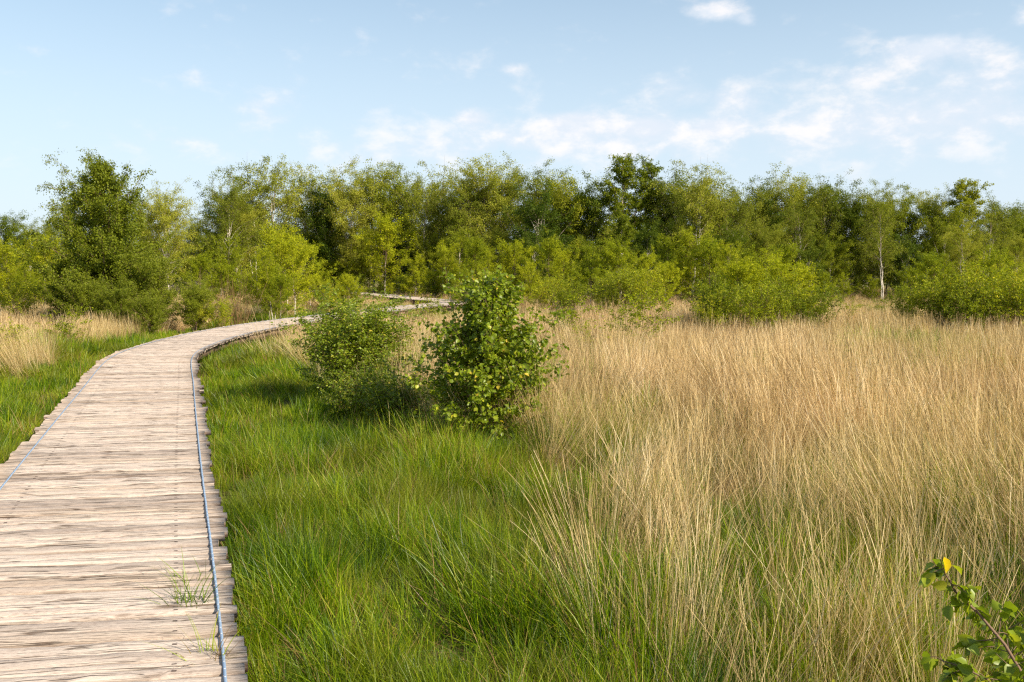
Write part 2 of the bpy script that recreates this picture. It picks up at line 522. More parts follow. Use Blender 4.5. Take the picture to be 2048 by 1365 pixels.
def ribbon_box(off, half, zt, zb, s0, s1, step, jit=0.0, seed=1):
    r_ = np.random.RandomState(seed)
    ss = np.arange(s0, s1, step)
    x, y, tx, ty = at_s(ss)
    o_ = off + r_.normal(0, 1, len(ss)) * jit
    cx = x + ty * o_; cy = y - tx * o_
    zz = zt + np.abs(r_.normal(0, 1, len(ss))) * .0005
    q = []
    for (a, z_) in ((-half, zb), (-half, None), (half, None), (half, zb)):
        q.append(np.stack([cx + ty * a, cy - tx * a, zz if z_ is None else np.full(len(ss), z_)], -1))
    V = np.stack(q, 1).reshape(-1, 3)
    G = np.stack([np.stack([ss, np.full(len(ss), a), np.full(len(ss), off)], -1) for a in (-half, -half, half, half)], 1).reshape(-1, 3)
    ii = np.arange(len(ss) * 4).reshape(-1, 4)
    f = np.stack([ii[:-1], ii[1:], np.roll(ii[1:], -1, 1), np.roll(ii[:-1], -1, 1)], -1).reshape(-1, 4)
    caps = np.array([[0, 3, 2, 1], [0, 1, 2, 3]]); caps[1] += (len(ss) - 1) * 4
    return V - bw_off, [f, caps], G


for off in (WID / 2 - .085, -WID / 2 + .095):
    V, f, G = ribbon_box(off, .0062, DECK + .0105, DECK + .0065, .5, 44, .05, .0006, 3)
    mk('metal_strap', V, f, M['strap'], bw, {'grain': G})
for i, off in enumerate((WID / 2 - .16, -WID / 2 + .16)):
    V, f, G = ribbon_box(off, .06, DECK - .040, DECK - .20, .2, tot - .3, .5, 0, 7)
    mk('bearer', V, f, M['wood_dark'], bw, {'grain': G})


# ------------------------------------------------------------------ grass clumps
def blades(rs, n, rad, hmin, hmax, lean, curve, wd, segs=4, taper=1.0, tintr=(0, 1), head=0.0, flat=False):
    """n curved tapering blades rooted in a disc; returns verts, faces, tint"""
    a = rs.rand(n) * 2 * np.pi
    rr = rad * np.sqrt(rs.rand(n))
    bx, by = rr * np.cos(a), rr * np.sin(a)
    H = rs.uniform(hmin, hmax, n)
    az_ = a + rs.normal(0, 1.0, n)                 # lean mostly outward
    le = np.abs(rs.normal(0, lean, n)) + .02
    cu = rs.uniform(.2, 1.0, n) * curve
    t = np.linspace(0, 1, segs + 1)
    th = le[:, None] + cu[:, None] * t[None, :]
    th = np.minimum(th, 1.9)
    ds = H[:, None] / segs
    r_ = np.concatenate([np.zeros((n, 1)), np.cumsum(np.sin((th[:, 1:] + th[:, :-1]) / 2) * ds, 1)], 1)
    z = np.concatenate([np.zeros((n, 1)), np.cumsum(np.cos((th[:, 1:] + th[:, :-1]) / 2) * ds, 1)], 1)
    x = bx[:, None] + r_ * np.cos(az_)[:, None]
    y = by[:, None] + r_ * np.sin(az_)[:, None]
    wa = az_ + np.pi / 2 + rs.normal(0, .7, n)
    W = wd * rs.uniform(.7, 1.3, n)[:, None] * (1 - t[None, :] ** 1.8 * taper * .92)
    if head:
        W = W + wd * head * np.exp(-((t[None, :] - .90) / .09) ** 2)
    ox = np.cos(wa)[:, None] * W * .5; oy = np.sin(wa)[:, None] * W * .5
    L = np.stack([x - ox, y - oy, z - .02], -1); Rr = np.stack([x + ox, y + oy, z - .02], -1)
    V = np.stack([L, Rr], 2).reshape(-1, 3)
    ii = np.arange(n * (segs + 1) * 2).reshape(n, segs + 1, 2)
    f = np.stack([ii[:, :-1, 0], ii[:, :-1, 1], ii[:, 1:, 1], ii[:, 1:, 0]], -1).reshape(-1, 4)
    ti = np.repeat(rs.uniform(*tintr, n), (segs + 1) * 2)
    return V, f, ti


def merge(parts):
    V, Fs, T, o = [], [], [], 0
    for v, f, t in parts:
        V.append(v); Fs.append(f + o); T.append(t); o += len(v)
    return np.concatenate(V), Fs, np.concatenate(T)


def clump_col(name, makers, mat):
    c = bpy.data.collections.new(name)
    for i, fn in enumerate(makers):
        V, f, T = fn(np.random.RandomState(100 + i * 7 + len(name)))
        me_o = mk('%s_tuft_%02d' % (name, i), V, f, mat, attrs={'tint': T}, link=False)
        c.objects.link(me_o)
    return c


def scatter_obj(name, coll, pts, nvar, label, cat, seed, smin=.8, smax=1.25, tilt=.12, sc=None, wind=0.0):
    rs_ = np.random.RandomState(seed)
    n = len(pts)
    me = bpy.data.meshes.new(name)
    me.vertices.add(n)
    me.vertices.foreach_set('co', pts.astype(np.float32).ravel())
    rot = np.stack([rs_.normal(0, tilt, n), rs_.normal(0, tilt, n), rs_.rand(n) * 6.283], -1).astype(np.float32)
    if wind:
        wx = (fnoise(pts[:, 0], pts[:, 1], 1.9, 201) - .5) * wind * 2; wy = (fnoise(pts[:, 0], pts[:, 1], 1.9, 211) - .5) * wind * 2
        cz, sz = np.cos(rot[:, 2]), np.sin(rot[:, 2])
        rot[:, 0] += wx * cz + wy * sz; rot[:, 1] += -wx * sz + wy * cz
    me.attributes.new('rot', 'FLOAT_VECTOR', 'POINT').data.foreach_set('vector', rot.ravel())
    s_ = rs_.uniform(smin, smax, n)
    if sc is not None: s_ = s_ * sc
    me.attributes.new('scl', 'FLOAT', 'POINT').data.foreach_set('value', s_.astype(np.float32))
    me.attributes.new('idx', 'INT', 'POINT').data.foreach_set('value', rs_.randint(0, nvar, n).astype(np.int32))
    o = bpy.data.objects.new(name, me); COL.objects.link(o)
    ng = bpy.data.node_groups.new(name + '_nodes', 'GeometryNodeTree')
    ng.interface.new_socket('Geometry', in_out='INPUT', socket_type='NodeSocketGeometry')
    ng.interface.new_socket('Geometry', in_out='OUTPUT', socket_type='NodeSocketGeometry')
    gi = ng.nodes.new('NodeGroupInput'); go_ = ng.nodes.new('NodeGroupOutput')
    m2p = ng.nodes.new('GeometryNodeMeshToPoints')
    ip = ng.nodes.new('GeometryNodeInstanceOnPoints')
    ci = ng.nodes.new('GeometryNodeCollectionInfo')
    ci.inputs['Collection'].default_value = coll
    ci.inputs['Separate Children'].default_value = True
    ci.inputs['Reset Children'].default_value = True

    def na(nm, ty):
        q = ng.nodes.new('GeometryNodeInputNamedAttribute'); q.data_type = ty
        q.inputs['Name'].default_value = nm
        return q.outputs['Attribute']
    L = ng.links.new
    e2r = ng.nodes.new('FunctionNodeEulerToRotation')
    L(na('rot', 'FLOAT_VECTOR'), e2r.inputs[0])
    L(gi.outputs[0], m2p.inputs['Mesh'])
    L(m2p.outputs[0], ip.inputs['Points'])
    L(ci.outputs[0], ip.inputs['Instance'])
    ip.inputs['Pick Instance'].default_value = True
    L(na('idx', 'INT'), ip.inputs['Instance Index'])
    L(e2r.outputs[0], ip.inputs['Rotation'])
    L(na('scl', 'FLOAT'), ip.inputs['Scale'])
    L(ip.outputs[0], go_.inputs[0])
    md = o.modifiers.new('scatter', 'NODES'); md.node_group = ng
    tag(o, label, cat, None, 'stuff')
    return o


YB = np.array([0, 4.45, 5.5, 6.8, 8.3, 9.3, 10.1, 11.4, 13.9, 17.0, 18.2, 20, 24, 28, 34, 38, 60, 200])
XB = np.array([.55, .40, .34, .30, .33, .04, -.75, -1.5, -2.6, -4.0, -4.9, -5.25, -5.2, -4.6, -3.4, -2.4, -1.5, -1.5])


def straw_w(x, y):
    """0 = lush green, 1 = dry tall straw grass"""
    n = (fnoise(x, y, 1.6, 31) - .5) * 1.0
    n2 = (fnoise(x, y, 4.0, 41) - .5) * 2.0
    r = np.clip((x - np.interp(y, YB, XB)) / .30 + n * 1.6 + .4, 0, 1)
    # patch on the left of the walk
    l = np.clip((-9.2 - .10 * (y - 16) - x) / .6 + n2 * .8, 0, 1) * np.clip((y - 15.6) / 1.2 + n, 0, 1)
    far = np.clip((y - 36) / 6, 0, 1) * .9
    w_ = np.maximum(np.maximum(r, l), far)
    w_ = w_ * (1 - np.clip((1.25 - deck_dist(x, y)) / .3, 0, 1) * (y < 42))
    return w_


def sample(rs_, y0, y1, dens, mx=2.6, slope=.60):
    A = (y1 - y0) * (2 * (slope * (y0 + y1) / 2 + mx))
    n = int(A * dens)
    out_x, out_y = [], []
    yy = rs_.uniform(y0, y1, n * 2)
    hw = slope * np.maximum(yy, 0) + mx
    keep = rs_.rand(n * 2) < hw / (slope * y1 + mx)
    yy = yy[keep][:n]; hw = hw[keep][:n]
    xx = rs_.uniform(-1, 1, len(yy)) * hw
    return xx, yy


def build_grass():
    # -- near green blades
    mk_near = [lambda r, i=i: merge([blades(r, 95, .14, .14, .36 + .06 * (i % 3), .30, .9, .0042, 5, 1, (.0, .78)),
                                     blades(r, 12, .13, .1, .46, .40, .7, .0034, 4, 1, (.7, 1.0))]) for i in range(5)]
    mk_mid = [lambda r, i=i: merge([blades(r, 90, .20, .16, .38, .28, .9, .0095, 3, 1, (.05, .8)),
                                    blades(r, 5, .15, .2, .45, .35, .7, .008, 3, 1, (.7, 1.0))]) for i in range(4)]
    mk_far = [lambda r, i=i: merge([blades(r, 90, .32, .16, .36, .25, .8, .024, 2, 1, (.05, .85))]) for i in range(3)]
    cn = clump_col('green_near', mk_near, M['grass'])
    cm = clump_col('green_mid', mk_mid, M['grass'])
    cf = clump_col('green_far', mk_far, M['grass'])
    r = np.random.RandomState(11)

    def green_pts(y0, y1, dens, base_in_straw):
        x, y = sample(r, y0, y1, dens)
        dd = deck_dist(x, y)
        sw = straw_w(x, y)
        patch = fnoise(x, y, 1.1, 61)
        p = np.where(sw < .5, 1.0, base_in_straw) * np.clip((patch - .24) / .16, .10, 1)
        k = (dd > WID / 2 + .06) & (r.rand(len(x)) < p)
        x, y = x[k], y[k]
        edge = np.exp(-((x - np.interp(y, YB, XB) - .15) / .28) ** 2) * (y < 9.5)
        hol = (r.rand(len(x)) > .60 * edge); x, y = x[hol], y[hol]
        sc = .40 + 1.15 * vnoise(x, y, .62, 71) * vnoise(x, y, 1.5, 72) ** .5 + .35 * (fnoise(x, y, 3.5, 75) - .5)
        sc *= np.where(deck_dist(x, y) < WID / 2 + .35, .82, 1.0) * np.where(straw_w(x, y) > .5, 1.32, 1.0) * np.where((x > 4.5 + 3 * fnoise(x, y, 4, 77)) & (y > 13) & (y < 21), 1.22, 1.0) * np.where(y > 22, .72, 1.0)
        return np.stack([x, y, gz(x, y)], -1), sc
    P, sc = green_pts(1.6, 10, 75, .80)
    scatter_obj('green_grass', cn, P, 5, 'lush bright green long grass growing beside the boardwalk in the foreground', 'grass', 1, .7, 1.3, .20, sc, .4)
    P, sc = green_pts(10, 24, 26, .85)
    scatter_obj('green_grass', cm, P, 4, 'green grass bordering the curve of the boardwalk', 'grass', 2, .7, 1.3, .18, sc, .6)
    P, sc = green_pts(24, 72, 5.5, .5)
    scatter_obj('green_grass', cf, P, 3, 'distant green grass at the foot of the bushes', 'grass', 3, .8, 1.3, .12, sc)

    # -- straw
    st_near = [lambda r, i=i: merge([blades(r, 26, .13, .70, 1.15, .14 + .07 * (i % 3), .20, .0021, 7, .6, (.15, 1), 1.2),
                                     blades(r, 15, .14, .6, 1.20, .62, .25, .0020, 7, .6, (.0, 1), .8),
                                     blades(r, 3, .14, .8, 1.3, .75, .75, .0020, 8, .6, (.3, 1), .8),
                                     blades(r, 26, .16, .15, .55, .6, 1.1, .0026, 4, 1, (.0, .8))]) for i in range(6)]
    st_mid = [lambda r, i=i: merge([blades(r, 60, .24, .60, 1.15, .20, .25, .0030, 5, .6, (.0, 1), 1.2),
                                    blades(r, 22, .2, .5, 1.1, .60, .35, .0029, 5, .7, (.0, 1)),
                                    blades(r, 16, .25, .2, .6, .5, .9, .007, 3, 1, (0, .7))]) for i in range(5)]
    st_far = [lambda r, i=i: merge([blades(r, 110, .45, .50, 1.05, .20, .25, .0070, 3, .7, (.0, 1), .9),
                                    blades(r, 50, .42, .25, .8, .5, .6, .0075, 3, .8, (0, .8))]) for i in range(4)]
    sn = clump_col('straw_near', st_near, M['straw'])
    sm = clump_col('straw_mid', st_mid, M['straw'])
    sf = clump_col('straw_far', st_far, M['straw'])

    def straw_pts(y0, y1, dens, lo=.25):
        x, y = sample(r, y0, y1, dens)
        sw = straw_w(x, y)
        patch = np.clip((fnoise(x, y, 1.2, 81) - .34) / .20, lo, 1)
        k = (deck_dist(x, y) > WID / 2 + .35) & (r.rand(len(x)) < sw * patch)
        x, y = x[k], y[k]
        sc_ = (.62 + .60 * fnoise(x, y, 2.2, 91)) * np.interp(y, [8, 14, 24, 40, 60], [1, .92, .72, .52, .50])
        low = np.exp(-(((x + 4.0) / 4.0) ** 4 + ((y - 39) / 9.0) ** 4))
        return np.stack([x, y, gz(x, y)], -1), sc_ * (1 - .45 * low)
    P, sc = straw_pts(3.6, 8.5, 14, .10)
    scatter_obj('straw_grass', sn, P, 6, 'tall pale dry grass stems criss-crossing in the foreground', 'dry grass', 5, .75, 1.2, .15, sc, .75)
    P, sc = straw_pts(8.5, 20, 13, .18)
    scatter_obj('straw_grass', sm, P, 5, 'dense stand of tall straw coloured grass in the middle of the bog', 'dry grass', 6, .7, 1.25, .20, sc, .55)
    P, sc = straw_pts(20, 72, 7.0)
    scatter_obj('straw_grass', sf, P, 4, 'pale straw grass meadow stretching back to the bushes', 'dry grass', 7, .55, 1.35, .17, sc, .4)
    # -- flattened dead litter near the camera
    li = [lambda r, i=i: merge([blades(r, 40, .22, .12, .38, 1.15, .5, .0042, 3, .9, (0, 1))]) for i in range(3)]
    lc = clump_col('litter', li, M['litter'])
    x, y = sample(r, 1.8, 13, 14)
    edge = np.exp(-((x - np.interp(y, YB, XB) - .1) / .35) ** 2)
    k = (deck_dist(x, y) > WID / 2 + .2) & (r.rand(len(x)) < .15 + .5 * straw_w(x, y) + .6 * edge)
    x, y = x[k], y[k]
    scatter_obj('dead_grass_litter', lc, np.stack([x, y, gz(x, y) + .02], -1), 3, 'brown dead grass matted on the ground between the tussocks', 'dead grass', 8, .8, 1.3, .1)


build_grass()


# ------------------------------------------------------------------ trees
def tube(P, r0, r1, sides, V, Fs, Rd, cnt):
    P = np.asarray(P); n = len(P)
    T = np.gradient(P, axis=0)
    T /= np.linalg.norm(T, axis=1)[:, None] + 1e-9
    up = np.where(np.abs(T[:, 2:3]) > .9, np.array([[1., 0, 0]]), np.array([[0., 0, 1]]))
    A = np.cross(T, up); A /= np.linalg.norm(A, axis=1)[:, None] + 1e-9
    B = np.cross(T, A)
    rad = np.linspace(r0, r1, n)
    a = np.arange(sides) / sides * 2 * np.pi
    C = P[:, None] + rad[:, None, None] * (np.cos(a)[None, :, None] * A[:, None] + np.sin(a)[None, :, None] * B[:, None])
    V.append(C.reshape(-1, 3)); Rd.append(np.repeat(rad, sides))
    ii = np.arange(n * sides).reshape(n, sides) + cnt
    Fs.append(np.stack([ii[:-1], np.roll(ii[:-1], -1, 1), np.roll(ii[1:], -1, 1), ii[1:]], -1).reshape(-1, 4))
    return cnt + n * sides


def leaf_geo(rs_, P, D, size, shape='far', asp=.62):
    """leaves at points P with hang directions D"""
    n = len(P)
    D = D / (np.linalg.norm(D, axis=1)[:, None] + 1e-9)
    Nn = rs_.normal(0, 1, (n, 3)) + np.array([0, 0, .55])
    Sd = np.cross(D, Nn); Sd /= np.linalg.norm(Sd, axis=1)[:, None] + 1e-9
    Up = np.cross(Sd, D)
    s_ = (size * rs_.uniform(.65, 1.25, n))[:, None]
    if shape == 'far':
        V = np.stack([P, P + D * s_ * .45 + Sd * s_ * asp * .5 + Up * s_ * .08, P + D * s_, P + D * s_ * .45 - Sd * s_ * asp * .5 + Up * s_ * .08], 1)
        k = 4
        base = np.array([[0, 1, 2, 3]])
    else:
        fold = .16
        V = np.stack([P, P + D * s_ * .22 + Sd * s_ * asp * .42 + Up * s_ * fold * .8, P + D * s_ * .55 + Sd * s_ * asp * .42 + Up * s_ * fold,
                      P + D * s_ - Up * s_ * .10, P + D * s_ * .55 - Sd * s_ * asp * .42 + Up * s_ * fold,
                      P + D * s_ * .22 - Sd * s_ * asp * .42 + Up * s_ * fold * .8, P + D * s_ * .5], 1)
        k = 7
        base = np.array([[0, 1, 2, 6], [6, 2, 3, 3], [0, 6, 4, 5], [6, 3, 4, 4]])
        tri = np.array([[6, 2, 3], [6, 3, 4]]); base = np.array([[0, 1, 2, 6], [0, 6, 4, 5]])
        o_ = (np.arange(n) * k)[:, None, None]
        return V.reshape(-1, 3), [(base[None] + o_).reshape(-1, 4), (tri[None] + o_).reshape(-1, 3)], k
    o_ = (np.arange(n) * k)[:, None, None]
    return V.reshape(-1, 3), [(base[None] + o_).reshape(-1, 4)], k


def make_tree(seed, H, Rc, t0=.3, pa=.6, pb=.8, nbr=34, nsub=7, nleaf=9000, lsize=.10, droop=.5, elev=50, stems=1, spread=.1, lean=.03,
              trad=None, shape='far', twig=.35, jit=.10, bare=0.0, base_r=0.0, asp=.62, hang=1.0, tintmean=.45, yellow=.0):
    """returns (trunk verts, faces, radius), (leaf verts, faces, tint); height H, crown radius Rc"""
    r = np.random.RandomState(seed)
    V, Fs, Rd, cnt = [], [], [], 0
    TP, TD, TW = [], [], []      # twig points, directions, weights
    trad = trad or H * .0085
    norm = max((t ** pa) * ((1 - t) ** pb) for t in np.linspace(.01, .99, 60))
    for st in range(stems):
        sh = H * (1.0 if st == 0 else r.uniform(.50, .97))
        a0 = r.rand() * 6.283 if stems > 1 else 0
        sp = spread * r.uniform(.4, 1.0) if stems > 1 else 0
        n = 12
        t = np.linspace(0, 1, n)
        wx = np.cumsum(r.normal(0, lean, n)) * sh / n * 1.6; wy = np.cumsum(r.normal(0, lean, n)) * sh / n * 1.6
        P = np.stack([np.cos(a0) * (base_r * r.rand() * (st > 0) + sp * sh * t ** .9) + wx * 1.0, np.sin(a0) * (base_r * r.rand() * (st > 0) + sp * sh * t ** .9) + wy, t * sh], -1)
        rt = trad * (1 if st == 0 else r.uniform(.5, .8))
        cnt = tube(P, rt, rt * .12, 6, V, Fs, Rd, cnt)
        nb = int(nbr * (1 if st == 0 else .7) / (1 if stems == 1 else stems ** .55))
        for i in range(nb):
            tt = t0 + (1 - t0) * ((i + r.rand()) / nb) ** .82 * .985
            tq = (tt - t0) / (1 - t0)
            L = Rc * (max(tq, .02) ** pa) * ((1 - tq) ** pb) / norm * r.uniform(.55, 1.15) + Rc * .17
            if r.rand() < bare: continue
            az_ = i * 2.399 + r.normal(0, .45)
            e = R(elev + r.normal(0, 12)) + tq * .18
            p0 = np.array([np.interp(tt, t, P[:, j]) for j in range(3)])
            d = np.array([math.cos(az_) * math.cos(e), math.sin(az_) * math.cos(e), math.sin(e)])
            m_ = 6
            pts = [p0]
            Lr = L / max(math.cos(e), .45)
            for j in range(m_):
                d = d + np.array([r.normal(0, .08), r.normal(0, .08), -droop * .22 * (j / m_) + r.normal(0, .05)])
                d /= np.linalg.norm(d)
                pts.append(pts[-1] + d * Lr / m_)
            pts = np.array(pts)
            br = min(rt * (1 - tt * .8) * .5, .05 * Lr / 2 + .002)
            cnt = tube(pts, br, br * .2, 4, V, Fs, Rd, cnt)
            ns = max(2, int(nsub * (.5 + L / Rc)))
            for q in range(ns):
                u = r.uniform(.22, 1.0)
                f_ = u * m_; j = min(int(f_), m_ - 1)
                b0 = pts[j] + (pts[j + 1] - pts[j]) * (f_ - j)
                dd = (pts[j + 1] - pts[j]); dd = dd / np.linalg.norm(dd)
                dd = dd + r.normal(0, .55, 3); dd /= np.linalg.norm(dd)
                tl = twig * H * .1 * r.uniform(.5, 1.3)
                tp = [b0]
                for j2 in range(3):
                    dd = dd + np.array([0, 0, -droop * .30]); dd /= np.linalg.norm(dd)
                    tp.append(tp[-1] + dd * tl / 3)
                tp = np.array(tp)
                cnt = tube(tp, max(br * .22, .0015), .001, 3, V, Fs, Rd, cnt)
                for j2 in range(3):
                    TP.append((tp[j2], tp[j2 + 1])); TD.append(dd); TW.append(r.uniform(.3, 1.4))
    TPa = np.array(TP); TDa = np.array(TD); TWa = np.array(TW); TWa /= TWa.sum()
    ch = r.choice(len(TPa), nleaf, p=TWa)
    u = r.rand(nleaf)[:, None]
    LP = TPa[ch, 0] * (1 - u) + TPa[ch, 1] * u + r.normal(0, jit, (nleaf, 3)) * np.array([1, 1, .8])
    LD = TDa[ch] * .4 + r.normal(0, .6, (nleaf, 3)) + np.array([0, 0, -.55 * hang])
    lv, lf, k = leaf_geo(r, LP, LD, lsize, shape, asp)
    tw = r.rand(len(TPa)) * .3
    ti = np.clip(tintmean + r.normal(0, .17, nleaf) + tw[ch] - .15, 0, .92)
    if yellow:
        ti = np.where(r.rand(nleaf) < yellow, r.uniform(.93, 1, nleaf), ti)
    return (np.concatenate(V), Fs, np.concatenate(Rd)), (lv, lf, np.repeat(ti, k))


PROTO = {}


def proto(key, leafmat, **kw):
    (tv, tf, tr), (lv, lf, lt) = make_tree(**kw)
    a = mk('trunk', tv, tf, M['bark'], attrs={'rad': tr}, smooth=True, link=False)
    b = mk('crown', lv, lf, M[leafmat], attrs={'tint': lt}, link=False)
    PROTO[key] = (a.data, b.data, float(np.percentile(lv[:, 2], 99.6)))
    bpy.data.objects.remove(a); bpy.data.objects.remove(b)


def plant(key, name, x, y, H, label, cat, group=None, rz=0.0, wide=1.0, sink=.03, fol='crown', stem='trunk'):
    ta, la, h0 = PROTO[key]
    e = bpy.data.objects.new(name, None); COL.objects.link(e)
    e.empty_display_size = .3
    e.location = (x, y, float(gz(x, y)) - sink)
    s_ = H / h0
    e.scale = (s_ * wide, s_ * wide, s_)
    e.rotation_euler = (0, 0, rz)
    tag(e, label, cat, group)
    for nm, d in ((stem, ta), (fol, la)):
        o = bpy.data.objects.new(nm, d); COL.objects.link(o); o.parent = e
    return e


# kinds of the far wood
for i in range(5):
    proto('birch%d' % i, 'leaf_birch', seed=20 + i, H=11, Rc=2.6, t0=.24, pa=.42, pb=.42, nbr=56, nsub=10, nleaf=34000, lsize=.125, droop=1.0, elev=52, lean=.05, trad=.13, twig=.9, jit=.18, stems=1 + (i % 2), spread=.14)
for i in range(3):
    proto('airy%d' % i, 'leaf_birch', seed=40 + i, H=11, Rc=2.4, t0=.38, pa=.55, pb=.5, nbr=28, nsub=10, nleaf=12000, lsize=.13, droop=1.3, elev=50, lean=.06, trad=.115, twig=1.1, jit=.14, stems=2, spread=.16)
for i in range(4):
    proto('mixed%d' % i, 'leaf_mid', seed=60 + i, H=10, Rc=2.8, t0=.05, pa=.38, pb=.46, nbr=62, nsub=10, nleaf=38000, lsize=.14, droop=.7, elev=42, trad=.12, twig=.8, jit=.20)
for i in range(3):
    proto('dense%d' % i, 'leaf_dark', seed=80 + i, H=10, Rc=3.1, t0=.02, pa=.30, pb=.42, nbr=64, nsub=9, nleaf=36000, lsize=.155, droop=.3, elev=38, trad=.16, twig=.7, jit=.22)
for i in range(2):
    proto('spire%d' % i, 'leaf_mid', seed=90 + i, H=11, Rc=1.9, t0=.10, pa=.3, pb=1.0, nbr=60, nsub=8, nleaf=28000, lsize=.13, droop=.6, elev=38, trad=.11, twig=.6, jit=.10)
for i in range(5):
    proto('young%d' % i, 'leaf_young', seed=120 + i, H=4.5, Rc=1.3, t0=.05, pa=.32, pb=.75, nbr=44, nsub=8, nleaf=17000, lsize=.072, droop=.2, elev=48, trad=.035, twig=.8, jit=.07, stems=1 + (i % 3), spread=.12, base_r=.2)
for i in range(4):
    proto('bush%d' % i, 'leaf_bush', seed=150 + i, H=2.6, Rc=.85, t0=.08, pa=.32, pb=.75, nbr=52, nsub=7, nleaf=9000, lsize=.070, droop=.0, elev=58, trad=.02, twig=1.2, jit=.035, stems=9, spread=.42, base_r=.7)
for i in range(2):
    proto('sparse%d' % i, 'leaf_young', seed=170 + i, H=1.5, Rc=.5, t0=.18, pa=.4, pb=.7, nbr=30, nsub=6, nleaf=1500, lsize=.050, droop=.1, elev=50, trad=.009, twig=.9, jit=.03, stems=3, spread=.16, base_r=.1, shape='near')

rr = random.Random(7)
WHERE = [(-400, 'beyond the left edge'), (40, 'at the left edge'), (120, 'left of the bushy birch'), (250, 'behind the bushy birch'),
         (345, 'right of the bushy birch'), (430, 'over the boardwalk bend'), (520, 'right of the boardwalk bend'),
         (610, 'left of the hidden walk'), (700, 'over the hidden walk'), (800, 'over the far walk'),
         (900, 'over the far walk corner'), (1000, 'over the foreground bush'), (1100, 'right of the foreground bush'),
         (1200, 'left of the sparse sapling'), (1300, 'right of the sparse sapling'), (1400, 'over the thicket left end'),
         (1500, 'over the thicket middle'), (1600, 'over the thicket right end'), (1700, 'left above the meadow gap'),
         (1800, 'right above the meadow gap'), (1900, 'over the yellow bushes'), (2000, 'right over the yellow bushes'), (2100, 'at the right edge')]
PENDING = {}
LOOK = {'birch': 'loose-crowned birch', 'airy': 'thin pale drooping birch', 'mixed': 'mid green leafy birch', 'dense': 'dark green dense tree',
        'spire': 'pointed narrow birch', 'young': 'yellowish young birch', 'bush': 'rounded yellowish bush'}


def where(px):
    return min(WHERE, key=lambda t: abs(t[0] - px))[1]


def name_them():
    """same look and same neighbours: told apart by their order from the left"""
    ords = ['leftmost', 'second from left', 'third from left', 'fourth from left', 'fifth from left', 'sixth from left']
    for base, lst in PENDING.items():
        lst.sort(key=lambda t: t[0])
        for i_, (px, e) in enumerate(lst):
            if len(lst) == 1:
                e['label'] = base
            elif i_ == len(lst) - 1:
                e['label'] = base + ', rightmost there'
            else:
                e['label'] = base + ', ' + ords[i_] + ' there'


def dist(px, d):
    """the wood stands nearer on the right; nothing tall stands in front of the far stretch of the walk"""
    if d > 40:
        k = np.interp(px, [500, 800, 1100], [.88, .88, .76])
        d = d * k
    if 560 < px < 915:
        d = max(d, float(np.interp(px, [560, 600, 735, 900, 915], [30, 67, 62, 48.5, 40])) if px > 715 or d > 46 else d)
    return d


def put(key, px, top, d, row, name=None, cat='tree', wide=1.0, group=None, label=None):
    d = dist(px, d)
    H = height_for(top, d)
    x = atd(px, d)
    kind = key.rstrip('0123456789')
    e = plant(key, name or {'birch': 'birch_tree', 'airy': 'birch_tree', 'mixed': 'birch_tree', 'dense': 'broadleaf_tree', 'spire': 'birch_tree', 'young': 'young_birch', 'bush': 'birch_bush'}[kind],
              x, d, H, label or 'tree', cat, group, rr.uniform(0, 6.28), wide)
    if not label:
        PENDING.setdefault(LOOK[kind] + ' ' + row + ', ' + where(px), []).append((px, e))
    return e


# skyline of the far wood: (photo column, top row, kind, distance)
SKY = [(-60, 430, 'mixed0', 74), (8, 424, 'mixed1', 70), (62, 440, 'mixed2', 76), (103, 436, 'birch0', 72), (140, 398, 'mixed3', 62), (190, 306, 'airy0', 44),
       (335, 368, 'birch1', 50), (300, 404, 'mixed2', 60), (385, 436, 'birch2', 66), (445, 344, 'birch3', 66), (515, 316, 'airy1', 70), (560, 322, 'airy2', 72),
       (475, 372, 'birch0', 68), (612, 328, 'airy0', 66), (660, 352, 'dense0', 74), (705, 330, 'birch4', 72), (750, 320, 'birch2', 74), (800, 334, 'mixed0', 74), (838, 348, 'birch1', 76),
       (872, 324, 'airy1', 72), (915, 346, 'birch3', 74), (962, 317, 'birch2', 72), (1003, 338, 'birch0', 74), (1050, 332, 'airy2', 78), (1103, 330, 'birch4', 80), (1080, 362, 'dense1', 72),
       (1140, 352, 'mixed1', 76), (1185, 350, 'dense2', 76), (1240, 313, 'spire0', 74), (1288, 318, 'spire1', 76), (1330, 356, 'dense0', 76), (1385, 322, 'airy1', 68),
       (1362, 340, 'birch1', 74), (1432, 374, 'mixed2', 74), (1465, 368, 'birch0', 70), (1508, 362, 'dense1', 74), (1545, 344, 'birch3', 74), (1592, 350, 'birch2', 74), (1650, 358, 'birch1', 74),
       (1622, 376, 'dense2', 78), (1692, 370, 'mixed3', 74), (1740, 364, 'birch4', 72), (1770, 386, 'birch0', 76), (1802, 380, 'mixed0', 74), (1858, 382, 'birch2', 74), (1880, 410, 'dense0', 76),
       (1920, 364, 'spire0', 72), (1962, 394, 'birch3', 72), (2005, 408, 'mixed1', 72), (2045, 430, 'birch1', 74), (2100, 440, 'mixed2', 74), (2160, 430, 'dense1', 76)]
for (px, top, key, d) in SKY:
    put(key, px, top, d, 'on the far skyline', group='trees of the far wood', wide=1.0 + rr.uniform(-.08, .12))
